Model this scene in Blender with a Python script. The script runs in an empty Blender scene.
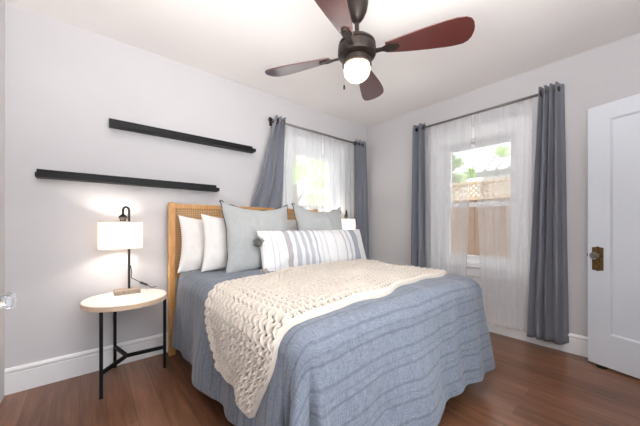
import bpy, math, random
import numpy as np
from mathutils import Vector, Matrix, noise

random.seed(7)
rng = np.random.default_rng(7)
PI = math.pi
SC = bpy.context.scene
COL = SC.collection

# ------------------------------------------------------------------ camera
CAMX, CAMY, CAMZ, YAW, FPX = -3.089, -2.604, 1.07, 0.7024, 274.94
cam_data = bpy.data.cameras.new('camera')
cam = bpy.data.objects.new('camera', cam_data)
COL.objects.link(cam)
cam.location = (CAMX, CAMY, CAMZ)
cam.rotation_euler = (PI / 2, 0, -YAW)
cam_data.sensor_width = 36.0
cam_data.lens = FPX / 640 * 36.0
cam_data.shift_y = (224.8 - 213.0) / 640
cam_data.clip_start = 0.02
SC.camera = cam

# ------------------------------------------------------------------ world, light, exposure
W = bpy.data.worlds.new('world'); SC.world = W; W.use_nodes = True
wn = W.node_tree; wn.nodes.clear()
wo = wn.nodes.new('ShaderNodeOutputWorld'); wb = wn.nodes.new('ShaderNodeBackground')
wb.inputs['Color'].default_value = (0.88, 0.94, 1.0, 1)
# hazy sky, far brighter on the sun's side (behind the camera) than over the fence and the trees
SKY_FAR, SKY_SUN = 1.5, 4.5
wt = wn.nodes.new('ShaderNodeTexCoord'); wd = wn.nodes.new('ShaderNodeVectorMath'); wd.operation = 'DOT_PRODUCT'
wd.inputs[1].default_value = (-0.10, -0.62, 0.78)
wm = wn.nodes.new('ShaderNodeMapRange'); wm.interpolation_type = 'SMOOTHSTEP'
wm.inputs['From Min'].default_value = 0.15; wm.inputs['From Max'].default_value = 0.9
wm.inputs['To Min'].default_value = SKY_FAR; wm.inputs['To Max'].default_value = SKY_SUN
wn.links.new(wt.outputs['Generated'], wd.inputs[0]); wn.links.new(wd.outputs['Value'], wm.inputs['Value'])
wn.links.new(wm.outputs[0], wb.inputs['Strength'])
wn.links.new(wb.outputs[0], wo.inputs[0])

sun_d = bpy.data.lights.new('sun', 'SUN'); sun_d.energy = 5.0; sun_d.angle = math.radians(3); sun_d.color = (1.0, 0.95, 0.88)
sun_o = bpy.data.objects.new('sun', sun_d); COL.objects.link(sun_o)
sun_o.rotation_euler = Vector((0.0, -0.36, 0.93)).to_track_quat('Z', 'Y').to_euler()   # high, from behind the camera

# unseen fill light added behind the camera to brighten the ceiling
bd = bpy.data.lights.new('ceiling_fill_light', 'AREA'); bd.shape = 'DISK'; bd.size = 1.0; bd.energy = 45.0; bd.color = (1.0, 0.985, 0.965)
bo_ = bpy.data.objects.new('ceiling_fill_light', bd); COL.objects.link(bo_); bo_.location = (-2.75, -2.45, 1.45); bo_.rotation_euler = (PI, 0, 0)

def portal(name, loc, rot, sx, sy):
    d = bpy.data.lights.new(name, 'AREA'); d.shape = 'RECTANGLE'; d.size = sx; d.size_y = sy
    d.cycles.is_portal = True
    o = bpy.data.objects.new(name, d); COL.objects.link(o); o.location = loc; o.rotation_euler = rot

portal('window_daylight', (-0.95, 0.13, 1.31), (-PI / 2, 0, 0), 0.72, 1.3)
portal('window_daylight', (0.13, -1.46, 1.31), (0, PI / 2, 0), 1.3, 0.72)
portal('window_daylight', (-2.2, -3.2, 1.2), (PI / 2, 0, 0), 1.7, 2.0)  # portal of the added window behind the camera

SC.view_settings.view_transform = 'Standard'
SC.view_settings.look = 'None'
SC.view_settings.exposure = 0.58
SC.view_settings.gamma = 1.0
SC.view_settings.use_curve_mapping = False
SC.cycles.use_denoising = True
SC.cycles.max_bounces = 12
SC.cycles.diffuse_bounces = 6
SC.cycles.transparent_max_bounces = 16
SC.cycles.sample_clamp_indirect = 6.0

# ------------------------------------------------------------------ materials
def new_mat(name):
    m = bpy.data.materials.new(name); m.use_nodes = True
    nt = m.node_tree; b = nt.nodes['Principled BSDF']
    return m, nt, b

def ramp(nt, stops, interp='LINEAR'):
    r = nt.nodes.new('ShaderNodeValToRGB'); cr = r.color_ramp; cr.interpolation = interp
    while len(cr.elements) > len(stops): cr.elements.remove(cr.elements[-1])
    while len(cr.elements) < len(stops): cr.elements.new(0.5)
    for e, (p, c) in zip(cr.elements, stops):
        e.position = p; e.color = (*c, 1)
    return r

def coords(nt, kind='Object', scale=(1, 1, 1), rot=(0, 0, 0)):
    t = nt.nodes.new('ShaderNodeTexCoord'); mp = nt.nodes.new('ShaderNodeMapping')
    mp.inputs['Scale'].default_value = scale; mp.inputs['Rotation'].default_value = rot
    nt.links.new(t.outputs[kind], mp.inputs['Vector'])
    return mp.outputs['Vector']

def bump(nt, b, src, strength=0.2, dist=0.01):
    n = nt.nodes.new('ShaderNodeBump'); n.inputs['Strength'].default_value = strength
    n.inputs['Distance'].default_value = dist
    nt.links.new(src, n.inputs['Height']); nt.links.new(n.outputs[0], b.inputs['Normal'])

def noise_tex(nt, vec, scale, detail=3, rough=0.5):
    n = nt.nodes.new('ShaderNodeTexNoise'); n.inputs['Scale'].default_value = scale
    n.inputs['Detail'].default_value = detail; n.inputs['Roughness'].default_value = rough
    nt.links.new(vec, n.inputs['Vector']); return n

def simple(name, col, rough=0.5, metal=0.0, var=0.06, nscale=30, bmp=0.0, bscale=200, spec=0.5, coat=0.0, sheen=0.0):
    m, nt, b = new_mat(name)
    v = coords(nt)
    n = noise_tex(nt, v, nscale)
    lo = tuple(max(0, c * (1 - var)) for c in col); hi = tuple(min(1, c * (1 + var)) for c in col)
    r = ramp(nt, [(0.3, lo), (0.7, hi)])
    nt.links.new(n.outputs['Fac'], r.inputs[0]); nt.links.new(r.outputs[0], b.inputs['Base Color'])
    b.inputs['Roughness'].default_value = rough; b.inputs['Metallic'].default_value = metal
    b.inputs['Specular IOR Level'].default_value = spec
    b.inputs['Coat Weight'].default_value = coat
    b.inputs['Sheen Weight'].default_value = sheen
    if bmp:
        n2 = noise_tex(nt, v, bscale); bump(nt, b, n2.outputs['Fac'], bmp, 0.003)
    return m

def fabric(name, col, var=0.12, weave=420, bmp=0.25, sheen=0.15):
    """fine woven cloth: two crossed wave textures and a broad slub noise"""
    m, nt, b = new_mat(name)
    v = coords(nt)
    n = noise_tex(nt, coords(nt, scale=(1, 1, 1)), 60, 4, 0.7)
    lo = tuple(c * (1 - var) for c in col); hi = tuple(min(1, c * (1 + var)) for c in col)
    r = ramp(nt, [(0.3, lo), (0.7, hi)])
    nt.links.new(n.outputs['Fac'], r.inputs[0]); nt.links.new(r.outputs[0], b.inputs['Base Color'])
    b.inputs['Roughness'].default_value = 0.9; b.inputs['Specular IOR Level'].default_value = 0.15
    b.inputs['Sheen Weight'].default_value = sheen; b.inputs['Sheen Roughness'].default_value = 0.6
    n2 = noise_tex(nt, v, weave, 2); bump(nt, b, n2.outputs['Fac'], bmp, 0.002)
    return m

def wood(name, dark, light, scale=(1, 1, 1), rough=0.4, coat=0.0, grain=14, spec=0.5):
    m, nt, b = new_mat(name)
    v = coords(nt, scale=scale)
    n = noise_tex(nt, v, grain, 6, 0.65)
    r = ramp(nt, [(0.3, dark), (0.7, light)])
    nt.links.new(n.outputs['Fac'], r.inputs[0]); nt.links.new(r.outputs[0], b.inputs['Base Color'])
    b.inputs['Roughness'].default_value = rough; b.inputs['Coat Weight'].default_value = coat
    b.inputs['Coat Roughness'].default_value = 0.14; b.inputs['Coat IOR'].default_value = 1.7
    b.inputs['Specular IOR Level'].default_value = spec
    bump(nt, b, n.outputs['Fac'], 0.08, 0.002)
    return m

M = {}
M['wall'] = simple('wall_paint', (0.625, 0.612, 0.63), 0.75, var=0.012, nscale=3, bmp=0.05, bscale=90, spec=0.25)
M['ceiling'] = simple('ceiling_paint', (0.90, 0.87, 0.855), 0.8, var=0.012, nscale=2, bmp=0.05, bscale=80, spec=0.2)
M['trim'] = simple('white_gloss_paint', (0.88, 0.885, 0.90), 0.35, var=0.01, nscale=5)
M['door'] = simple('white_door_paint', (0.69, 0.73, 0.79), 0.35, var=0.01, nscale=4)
M['black'] = simple('black_painted_wood', (0.008, 0.008, 0.009), 0.5, var=0.15, nscale=20, bmp=0.05, spec=0.25)
M['black_metal'] = simple('black_powder_coat', (0.006, 0.0055, 0.0055), 0.5, var=0.1, bmp=0.05, bscale=300, spec=0.25)
M['bronze'] = simple('oil_rubbed_bronze', (0.026, 0.018, 0.015), 0.4, 0.5, var=0.25, nscale=25)
M['rod'] = simple('brushed_nickel_rod', (0.26, 0.245, 0.23), 0.45, 0.7, var=0.1, nscale=50)
M['brass'] = simple('aged_brass', (0.16, 0.10, 0.045), 0.45, 0.9, var=0.4, nscale=60, bmp=0.2)
M['rubber'] = simple('black_rubber', (0.012, 0.012, 0.012), 0.7)
M['cord'] = simple('dark_cord', (0.03, 0.025, 0.022), 0.6)
M['oak'] = wood('golden_oak', (0.50, 0.245, 0.08), (0.68, 0.37, 0.135), (6, 6, 0.8), 0.45)
M['table_top'] = wood('pale_lacquered_wood', (0.80, 0.75, 0.69), (0.87, 0.83, 0.78), (1, 5, 3), 0.4)
M['table_edge'] = wood('light_wood_edge', (0.62, 0.45, 0.31), (0.74, 0.57, 0.42), (2, 2, 12), 0.45)
M['lamp_wood'] = wood('weathered_grey_wood', (0.20, 0.15, 0.115), (0.42, 0.34, 0.27), (4, 12, 4), 0.6)
M['blade'] = wood('mahogany_blade', (0.045, 0.009, 0.009), (0.10, 0.021, 0.019), (1.6, 22, 1), 0.30, 1.0, 9, 0.8)
M['white_linen'] = fabric('white_linen', (0.83, 0.80, 0.77), 0.03)
M['grey_linen'] = fabric('grey_linen', (0.44, 0.455, 0.45), 0.05)
M['piping'] = fabric('dark_piping', (0.085, 0.095, 0.095), 0.1)
M['tassel'] = fabric('grey_yarn', (0.24, 0.235, 0.22), 0.2)
M['tassel_beige'] = fabric('beige_yarn', (0.40, 0.36, 0.33), 0.2)
M['cream_yarn'] = fabric('cream_yarn', (0.62, 0.555, 0.485), 0.06, 160, 0.5)
M['curtain'] = fabric('slate_curtain_cloth', (0.22, 0.229, 0.272), 0.06, 260, 0.12)
M['mattress'] = fabric('mattress_ticking', (0.75, 0.74, 0.72))

# chambray duvet: uv in metres, woven darker stripes across the bed
m, nt, b = new_mat('chambray_linen')
uv = nt.nodes.new('ShaderNodeUVMap')
sep = nt.nodes.new('ShaderNodeSeparateXYZ'); nt.links.new(uv.outputs[0], sep.inputs[0])
wob = noise_tex(nt, uv.outputs[0], 2.2, 2)
def math_node(nt, op, a, bb):
    n = nt.nodes.new('ShaderNodeMath'); n.operation = op
    for i, x in enumerate((a, bb)):
        if x is None: continue
        if isinstance(x, (int, float)): n.inputs[i].default_value = x
        else: nt.links.new(x, n.inputs[i])
    return n.outputs[0]
w1 = math_node(nt, 'MULTIPLY', wob.outputs['Fac'], 0.05)
vv = math_node(nt, 'ADD', sep.outputs['Y'], w1)
per = math_node(nt, 'FRACT', math_node(nt, 'MULTIPLY', vv, 1 / 0.15), None)
G0 = (0.0, 0.0, 0.0); G1 = (1.0, 1.0, 1.0); Gh = (0.6, 0.6, 0.6)
st = ramp(nt, [(0.0, G0), (0.12, G0), (0.15, G1), (0.19, G1), (0.22, G0), (0.33, G0), (0.36, Gh), (0.39, Gh),
               (0.42, G0), (0.60, G0), (0.63, G1), (0.68, G1), (0.71, G0)])
nt.links.new(per, st.inputs[0])
strm = nt.nodes.new('ShaderNodeMapping'); strm.inputs['Scale'].default_value = (260, 30, 1)
nt.links.new(uv.outputs[0], strm.inputs['Vector'])
th = noise_tex(nt, strm.outputs[0], 1.0, 3, 0.6)
strm2 = nt.nodes.new('ShaderNodeMapping'); strm2.inputs['Scale'].default_value = (30, 260, 1)
nt.links.new(uv.outputs[0], strm2.inputs['Vector'])
th2 = noise_tex(nt, strm2.outputs[0], 1.0, 3, 0.6)
thm = math_node(nt, 'ADD', math_node(nt, 'MULTIPLY', th.outputs['Fac'], 0.5), math_node(nt, 'MULTIPLY', th2.outputs['Fac'], 0.5))
base = ramp(nt, [(0.36, (0.116, 0.135, 0.174)), (0.64, (0.238, 0.264, 0.318))])
nt.links.new(thm, base.inputs[0])
mix = nt.nodes.new('ShaderNodeMix'); mix.data_type = 'RGBA'
nt.links.new(math_node(nt, 'MULTIPLY', st.outputs[0], 0.34), mix.inputs[0])
nt.links.new(base.outputs[0], mix.inputs[6]); mix.inputs[7].default_value = (0.05, 0.058, 0.085, 1)
nt.links.new(mix.outputs[2], b.inputs['Base Color'])
b.inputs['Roughness'].default_value = 0.92; b.inputs['Specular IOR Level'].default_value = 0.1
b.inputs['Sheen Weight'].default_value = 0.2
hh = math_node(nt, 'SUBTRACT', thm, math_node(nt, 'MULTIPLY', st.outputs[0], 0.5))
bump(nt, b, hh, 0.5, 0.004)
M['duvet'] = m

# striped lumbar pillow cloth: uv x runs along the pillow
m, nt, b = new_mat('striped_cotton')
uv = nt.nodes.new('ShaderNodeUVMap'); sep = nt.nodes.new('ShaderNodeSeparateXYZ'); nt.links.new(uv.outputs[0], sep.inputs[0])
Wt = (0.80, 0.785, 0.78); Ma = (0.46, 0.43, 0.45); Gr = (0.50, 0.505, 0.545); Lt = (0.63, 0.635, 0.665); Bl = (0.37, 0.39, 0.455)
stops = [(0.0, Wt)]
for a0, a1, c in [(0.065, 0.075, Lt), (0.10, 0.108, Lt), (0.165, 0.205, Ma), (0.235, 0.27, Gr), (0.30, 0.33, Gr), (0.355, 0.385, Gr),
                  (0.415, 0.435, Gr), (0.465, 0.48, Lt), (0.515, 0.525, Lt), (0.60, 0.61, Lt),
                  (0.70, 0.715, Gr), (0.755, 0.775, Gr), (0.81, 0.88, Bl)]:
    stops += [(a0, c), (a1, Wt)]
r = ramp(nt, stops[:31], 'CONSTANT'); nt.links.new(sep.outputs['X'], r.inputs[0]); nt.links.new(r.outputs[0], b.inputs['Base Color'])
b.inputs['Roughness'].default_value = 0.9; b.inputs['Specular IOR Level'].default_value = 0.1
wv = nt.nodes.new('ShaderNodeTexWave'); wv.inputs['Scale'].default_value = 26
nt.links.new(uv.outputs[0], wv.inputs['Vector']); bump(nt, b, wv.outputs['Fac'], 0.35, 0.004)
M['striped'] = m

# plank floor running along y
m, nt, b = new_mat('plank_floor')
v = coords(nt, 'Object', rot=(0, 0, PI / 2))
br = nt.nodes.new('ShaderNodeTexBrick'); nt.links.new(v, br.inputs['Vector'])
br.inputs['Scale'].default_value = 1.0; br.inputs['Brick Width'].default_value = 1.3; br.inputs['Row Height'].default_value = 0.125
br.inputs['Mortar Size'].default_value = 0.0012; br.inputs['Mortar Smooth'].default_value = 0.4; br.offset = 0.37
br.inputs['Color1'].default_value = (0, 0, 0, 1); br.inputs['Color2'].default_value = (1, 1, 1, 1); br.inputs['Mortar'].default_value = (0.5, 0.5, 0.5, 1)
br.inputs['Bias'].default_value = 0.0
gv = coords(nt, 'Object', scale=(22, 1.6, 1))
g = noise_tex(nt, gv, 1.6, 7, 0.68)
g2 = noise_tex(nt, coords(nt, 'Object', scale=(3, 0.7, 1)), 2.0, 3)
sum_ = math_node(nt, 'ADD', math_node(nt, 'MULTIPLY', g.outputs['Fac'], 0.55),
                 math_node(nt, 'ADD', math_node(nt, 'MULTIPLY', br.outputs['Color'], 0.14), math_node(nt, 'MULTIPLY', g2.outputs['Fac'], 0.3)))
fr = ramp(nt, [(0.32, (0.10, 0.042, 0.022)), (0.50, (0.205, 0.092, 0.050)), (0.70, (0.32, 0.163, 0.098))])
nt.links.new(sum_, fr.inputs[0])
mx = nt.nodes.new('ShaderNodeMix'); mx.data_type = 'RGBA'
nt.links.new(br.outputs['Fac'], mx.inputs[0]); nt.links.new(fr.outputs[0], mx.inputs[6]); mx.inputs[7].default_value = (0.05, 0.022, 0.012, 1)
nt.links.new(mx.outputs[2], b.inputs['Base Color'])
b.inputs['Roughness'].default_value = 0.29; b.inputs['Specular IOR Level'].default_value = 0.5
bump(nt, b, math_node(nt, 'SUBTRACT', math_node(nt, 'MULTIPLY', g.outputs['Fac'], 0.3), br.outputs['Fac']), 0.12, 0.002)
M['floor'] = m

# woven cane webbing
m, nt, b = new_mat('woven_cane')
v = coords(nt, 'Object')
wa = nt.nodes.new('ShaderNodeTexWave'); wa.bands_direction = 'X'; wa.inputs['Scale'].default_value = 21
wc = nt.nodes.new('ShaderNodeTexWave'); wc.bands_direction = 'Z'; wc.inputs['Scale'].default_value = 21
for q in (wa, wc):
    nt.links.new(v, q.inputs['Vector']); q.inputs['Distortion'].default_value = 0.3
mxw = math_node(nt, 'MAXIMUM', wa.outputs['Fac'], wc.outputs['Fac'])
r = ramp(nt, [(0.25, (0.17, 0.085, 0.035)), (0.6, (0.50, 0.29, 0.13)), (0.95, (0.62, 0.39, 0.19))])
nt.links.new(mxw, r.inputs[0]); nt.links.new(r.outputs[0], b.inputs['Base Color'])
b.inputs['Roughness'].default_value = 0.55; bump(nt, b, mxw, 0.6, 0.004)
M['cane'] = m

def mix_shader(name, a_builder, facs):
    m = bpy.data.materials.new(name); m.use_nodes = True; nt = m.node_tree; nt.nodes.clear()
    out = nt.nodes.new('ShaderNodeOutputMaterial'); nt.links.new(a_builder(nt), out.inputs[0]); return m

def nd(nt, t, **kw):
    n = nt.nodes.new(t)
    for k, v in kw.items(): n.inputs[k.replace('_', ' ')].default_value = v
    return n

def mixn(nt, fac, a, b_):
    n = nt.nodes.new('ShaderNodeMixShader')
    if isinstance(fac, (int, float)): n.inputs[0].default_value = fac
    else: nt.links.new(fac, n.inputs[0])
    nt.links.new(a, n.inputs[1]); nt.links.new(b_, n.inputs[2]); return n.outputs[0]

def sheer_b(nt):
    tr = nd(nt, 'ShaderNodeBsdfTransparent', Color=(1, 1, 1, 1))
    df = nd(nt, 'ShaderNodeBsdfDiffuse', Color=(0.95, 0.97, 0.99, 1))
    tl = nd(nt, 'ShaderNodeBsdfTranslucent', Color=(0.95, 0.97, 0.99, 1))
    cloth = mixn(nt, 0.32, df.outputs[0], tl.outputs[0])
    v = coords(nt, 'Object', scale=(1, 1, 0.25)); n = noise_tex(nt, v, 500, 2)
    mr = nt.nodes.new('ShaderNodeMapRange'); mr.inputs['To Min'].default_value = 0.27; mr.inputs['To Max'].default_value = 0.50
    nt.links.new(n.outputs['Fac'], mr.inputs['Value'])
    return mixn(nt, mr.outputs[0], tr.outputs[0], cloth)
M['sheer'] = mix_shader('white_sheer_voile', sheer_b, None)

def shade_b(nt):
    v = coords(nt); n = noise_tex(nt, v, 300, 2); r = ramp(nt, [(0.3, (0.84, 0.80, 0.74)), (0.7, (0.90, 0.87, 0.82))]); nt.links.new(n.outputs['Fac'], r.inputs[0])
    df = nt.nodes.new('ShaderNodeBsdfDiffuse'); tl = nt.nodes.new('ShaderNodeBsdfTranslucent')
    nt.links.new(r.outputs[0], df.inputs[0]); nt.links.new(r.outputs[0], tl.inputs[0])
    return mixn(nt, 0.6, df.outputs[0], tl.outputs[0])
M['shade'] = mix_shader('white_linen_shade', shade_b, None)

def pane_b(nt):
    tr = nd(nt, 'ShaderNodeBsdfTransparent', Color=(0.97, 0.98, 0.98, 1)); gl = nd(nt, 'ShaderNodeBsdfGlossy', Roughness=0.02)
    fz = nt.nodes.new('ShaderNodeFresnel'); fz.inputs['IOR'].default_value = 1.45
    return mixn(nt, fz.outputs[0], tr.outputs[0], gl.outputs[0])
M['pane'] = mix_shader('window_glass', pane_b, None)

def globe_b(nt):
    df = nd(nt, 'ShaderNodeBsdfDiffuse', Color=(0.86, 0.82, 0.75, 1)); tl = nd(nt, 'ShaderNodeBsdfTranslucent', Color=(0.92, 0.85, 0.74, 1))
    gl = nd(nt, 'ShaderNodeBsdfGlossy', Roughness=0.15)
    return mixn(nt, 0.05, mixn(nt, 0.4, df.outputs[0], tl.outputs[0]), gl.outputs[0])
M['globe'] = mix_shader('frosted_glass_globe', globe_b, None)

def crystal_b(nt):
    g = nd(nt, 'ShaderNodeBsdfGlass', Color=(0.97, 0.98, 1, 1), Roughness=0.01, IOR=1.52); df = nd(nt, 'ShaderNodeBsdfDiffuse', Color=(0.85, 0.88, 0.92, 1)); return mixn(nt, 0.14, g.outputs[0], df.outputs[0])
M['crystal'] = mix_shader('crystal_glass', crystal_b, None)

def leaf_b(c):
    def f(nt):
        v = coords(nt); n = noise_tex(nt, v, 3, 3); r = ramp(nt, [(0.3, tuple(x * 0.6 for x in c)), (0.7, tuple(min(1, x * 1.3) for x in c))])
        nt.links.new(n.outputs['Fac'], r.inputs[0])
        df = nt.nodes.new('ShaderNodeBsdfDiffuse'); tl = nt.nodes.new('ShaderNodeBsdfTranslucent')
        nt.links.new(r.outputs[0], df.inputs[0]); nt.links.new(r.outputs[0], tl.inputs[0])
        return mixn(nt, 0.45, df.outputs[0], tl.outputs[0])
    return f
M['leaf'] = mix_shader('yellow_green_leaves', leaf_b((0.42, 0.52, 0.26)), None)
M['leaf_dark'] = mix_shader('green_leaves', leaf_b((0.22, 0.36, 0.12)), None)
M['bark'] = wood('bark', (0.10, 0.075, 0.055), (0.24, 0.19, 0.15), (8, 8, 1), 0.9)
M['fence'] = wood('cedar_fence', (0.10, 0.060, 0.038), (0.19, 0.12, 0.08), (9, 9, 0.6), 0.8)
M['lattice'] = wood('cedar_lattice', (0.30, 0.21, 0.13), (0.42, 0.31, 0.20), (9, 9, 2), 0.8)
M['siding'] = simple('pale_siding', (0.62, 0.62, 0.62), 0.7, var=0.05)
M['roof'] = simple('pale_metal_roof', (0.30, 0.31, 0.32), 0.6, 0.0, var=0.08, nscale=4)
M['stucco'] = simple('pinkish_stucco', (0.58, 0.42, 0.36), 0.85, var=0.06, nscale=8, bmp=0.2)
M['ground'] = simple('pale_concrete_paving', (0.78, 0.755, 0.72), 0.95, var=0.06, nscale=2, bmp=0.3, bscale=30)

# ------------------------------------------------------------------ mesh helpers
class MB:
    def __init__(s): s.v = []; s.f = []
    def add(s, vs, fs):
        k = len(s.v); s.v += [tuple(p) for p in vs]; s.f += [tuple(i + k for i in q) for q in fs]; return s
    def box(s, x0, x1, y0, y1, z0, z1):
        return s.add([(x0, y0, z0), (x1, y0, z0), (x1, y1, z0), (x0, y1, z0), (x0, y0, z1), (x1, y0, z1), (x1, y1, z1), (x0, y1, z1)],
                     [(0, 3, 2, 1), (4, 5, 6, 7), (0, 1, 5, 4), (1, 2, 6, 5), (2, 3, 7, 6), (3, 0, 4, 7)])
    def prism(s, poly, z0, z1, mat=None):
        n = len(poly); vs = [(x, y, z0) for x, y in poly] + [(x, y, z1) for x, y in poly]
        fs = [tuple(range(n))[::-1], tuple(range(n, 2 * n))] + [(i, (i + 1) % n, n + (i + 1) % n, n + i) for i in range(n)]
        if mat: vs = [tuple(mat @ Vector(p)) for p in vs]
        return s.add(vs, fs)
    def tube(s, pts, r, n=10, cap=True):
        pts = [Vector(p) for p in pts]; rs = r if isinstance(r, (list, tuple)) else [r] * len(pts)
        vs = []; fs = []; up = None
        for i, p in enumerate(pts):
            t = (pts[min(i + 1, len(pts) - 1)] - pts[max(i - 1, 0)]).normalized()
            if up is None: up = Vector((0, 0, 1)) if abs(t.z) < 0.9 else Vector((1, 0, 0))
            a = (up - t * up.dot(t)).normalized(); up = a; c = t.cross(a)
            for k in range(n):
                an = 2 * PI * k / n; vs.append(p + (a * math.cos(an) + c * math.sin(an)) * rs[i])
        for i in range(len(pts) - 1):
            for k in range(n):
                fs.append((i * n + k, i * n + (k + 1) % n, (i + 1) * n + (k + 1) % n, (i + 1) * n + k))
        if cap:
            fs.append(tuple(range(n))[::-1]); fs.append(tuple(range((len(pts) - 1) * n, len(pts) * n)))
        return s.add(vs, fs)
    def bar(s, p, q, w, h=None):
        """square bar from p to q"""
        h = h or w; p = Vector(p); q = Vector(q); t = (q - p).normalized()
        up = Vector((0, 0, 1)) if abs(t.z) < 0.9 else Vector((0, 1, 0))
        a = t.cross(up).normalized(); c = a.cross(t)
        vs = [o + a * sx * w / 2 + c * sy * h / 2 for o in (p, q) for sx, sy in ((-1, -1), (1, -1), (1, 1), (-1, 1))]
        return s.add(vs, [(0, 1, 2, 3), (7, 6, 5, 4), (0, 4, 5, 1), (1, 5, 6, 2), (2, 6, 7, 3), (3, 7, 4, 0)])
    def lathe(s, prof, n=32, c=(0, 0, 0), mat=None, closed=False):
        """profile of (r, z); poles collapse to caps"""
        vs = []; fs = []; k = len(prof)
        for r, z in prof:
            for i in range(n):
                a = 2 * PI * i / n; vs.append((c[0] + r * math.cos(a), c[1] + r * math.sin(a), c[2] + z))
        for j in range(k if closed else k - 1):
            j2 = (j + 1) % k
            for i in range(n): fs.append((j * n + i, j * n + (i + 1) % n, j2 * n + (i + 1) % n, j2 * n + i))
        if not closed:
            fs.append(tuple(range(n))[::-1]); fs.append(tuple(range((k - 1) * n, k * n)))
        if mat: vs = [tuple(mat @ Vector(p)) for p in vs]
        return s.add(vs, fs)
    def build(s, name, mat, parent=None, smooth=False, bevel=0.0, offset=(0, 0, 0)):
        me = bpy.data.meshes.new(name)
        me.from_pydata([(x - offset[0], y - offset[1], z - offset[2]) for x, y, z in s.v], [], s.f); me.update()
        return finish(me, name, mat, parent, smooth, bevel)

def finish(me, name, mat, parent=None, smooth=False, bevel=0.0):
    o = bpy.data.objects.new(name, me); COL.objects.link(o)
    if mat: me.materials.append(mat)
    if parent: o.parent = parent
    if smooth:
        me.polygons.foreach_set('use_smooth', [True] * len(me.polygons))
        if smooth == 'auto':
            md = o.modifiers.new('edges', 'EDGE_SPLIT'); md.split_angle = math.radians(40)
    if bevel:
        md = o.modifiers.new('bevel', 'BEVEL'); md.width = bevel; md.segments = 2; md.limit_method = 'ANGLE'; md.angle_limit = math.radians(40)
    return o

def grid_mesh(name, P, UV, mat, parent=None, thick=0.0, keep=None, offset=(0, 0, 0)):
    """P: (nu, nv, 3) numpy grid"""
    nu, nv = P.shape[:2]
    V = (P - np.array(offset)).reshape(-1, 3)
    i, j = np.meshgrid(np.arange(nu - 1), np.arange(nv - 1), indexing='ij')
    a = i * nv + j
    F = np.stack([a, a + nv, a + nv + 1, a + 1], -1).reshape(-1, 4)
    if keep is not None: F = F[keep[:-1, :-1].reshape(-1)]
    me = bpy.data.meshes.new(name); me.from_pydata(V.tolist(), [], F.tolist()); me.update()
    if UV is not None:
        ul = me.uv_layers.new(name='UVMap'); fl = UV.reshape(-1, 2)[F.reshape(-1)]
        ul.data.foreach_set('uv', fl.reshape(-1).astype(np.float32))
    o = finish(me, name, mat, parent, True)
    if thick:
        md = o.modifiers.new('thickness', 'SOLIDIFY'); md.thickness = thick; md.offset = 0
    return o

def tag(o, label=None, cat=None, group=None, kind=None):
    if label: o['label'] = label
    if cat: o['category'] = cat
    if group: o['group'] = group
    if kind: o['kind'] = kind
    return o

def thing(name, loc, label, cat, group=None, rz=0.0, kind=None):
    o = bpy.data.objects.new(name, None); COL.objects.link(o); o.location = loc; o.rotation_euler = (0, 0, rz)
    o.empty_display_size = 0.1
    return tag(o, label, cat, group, kind)

def struct(o): o['kind'] = 'structure'; return o
def sm(x): x = np.clip(x, 0, 1); return x * x * (3 - 2 * x)

# ------------------------------------------------------------------ room shell
CEIL = 2.477; XL = -3.485; YB = -3.05; TH = 0.16
W1C, W2C = -0.95, -1.46          # window centres along their walls
WHW, WZ0, WZ1 = 0.37, 0.66, 1.97  # opening half width, bottom, top

mb = MB(); mb.box(XL, 0, YB, 0, -0.06, 0)
struct(mb.build('floor', M['floor']))
mb = MB(); mb.box(XL - TH, TH, YB - TH, TH, CEIL, CEIL + 0.12)
struct(mb.build('ceiling', M['ceiling']))
mb = MB()                                                    # headboard wall with window 1 hole
mb.box(XL - TH, W1C - WHW, 0, TH, -0.06, CEIL); mb.box(W1C + WHW, TH, 0, TH, -0.06, CEIL)
mb.box(W1C - WHW, W1C + WHW, 0, TH, -0.06, WZ0); mb.box(W1C - WHW, W1C + WHW, 0, TH, WZ1, CEIL)
struct(mb.build('wall_left', M['wall']))
mb = MB()                                                    # right wall with window 2 hole
mb.box(0, TH, YB - TH, W2C - WHW, -0.06, CEIL); mb.box(0, TH, W2C + WHW, 0, -0.06, CEIL)
mb.box(0, TH, W2C - WHW, W2C + WHW, -0.06, WZ0); mb.box(0, TH, W2C - WHW, W2C + WHW, WZ1, CEIL)
struct(mb.build('wall_right', M['wall']))
mb = MB(); mb.box(XL - TH, XL, YB - TH, 0, -0.06, CEIL)
struct(mb.build('wall_side', M['wall']))
mb = MB()                                                    # wall behind the camera: hole for the added fill window, and the doorway
RX0, RX1, RZ0, RZ1 = -3.05, -1.45, 0.20, 2.15
DX0, DX1, DZ1 = -1.15, -0.40, 2.00
mb.box(XL - TH, RX0, YB - TH, YB, -0.06, CEIL); mb.box(RX1, DX0, YB - TH, YB, -0.06, CEIL); mb.box(DX1, 0, YB - TH, YB, -0.06, CEIL)
mb.box(RX0, RX1, YB - TH, YB, -0.06, RZ0); mb.box(RX0, RX1, YB - TH, YB, RZ1, CEIL); mb.box(DX0, DX1, YB - TH, YB, DZ1, CEIL)
struct(mb.build('wall_rear', M['wall']))
mb = MB()                                                    # small hall outside the bedroom door
mb.box(-1.45, -1.40, -4.3, YB - TH, -0.06, CEIL); mb.box(0.0, 0.05, -4.3, YB - TH, -0.06, CEIL); mb.box(-1.45, 0.05, -4.35, -4.3, -0.06, CEIL)
mb.box(-1.45, 0.05, -4.35, YB - TH, CEIL, CEIL + 0.05); mb.box(-1.45, 0.05, -4.35, YB, -0.12, -0.06)
struct(mb.build('wall_hall', M['wall']))

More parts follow.
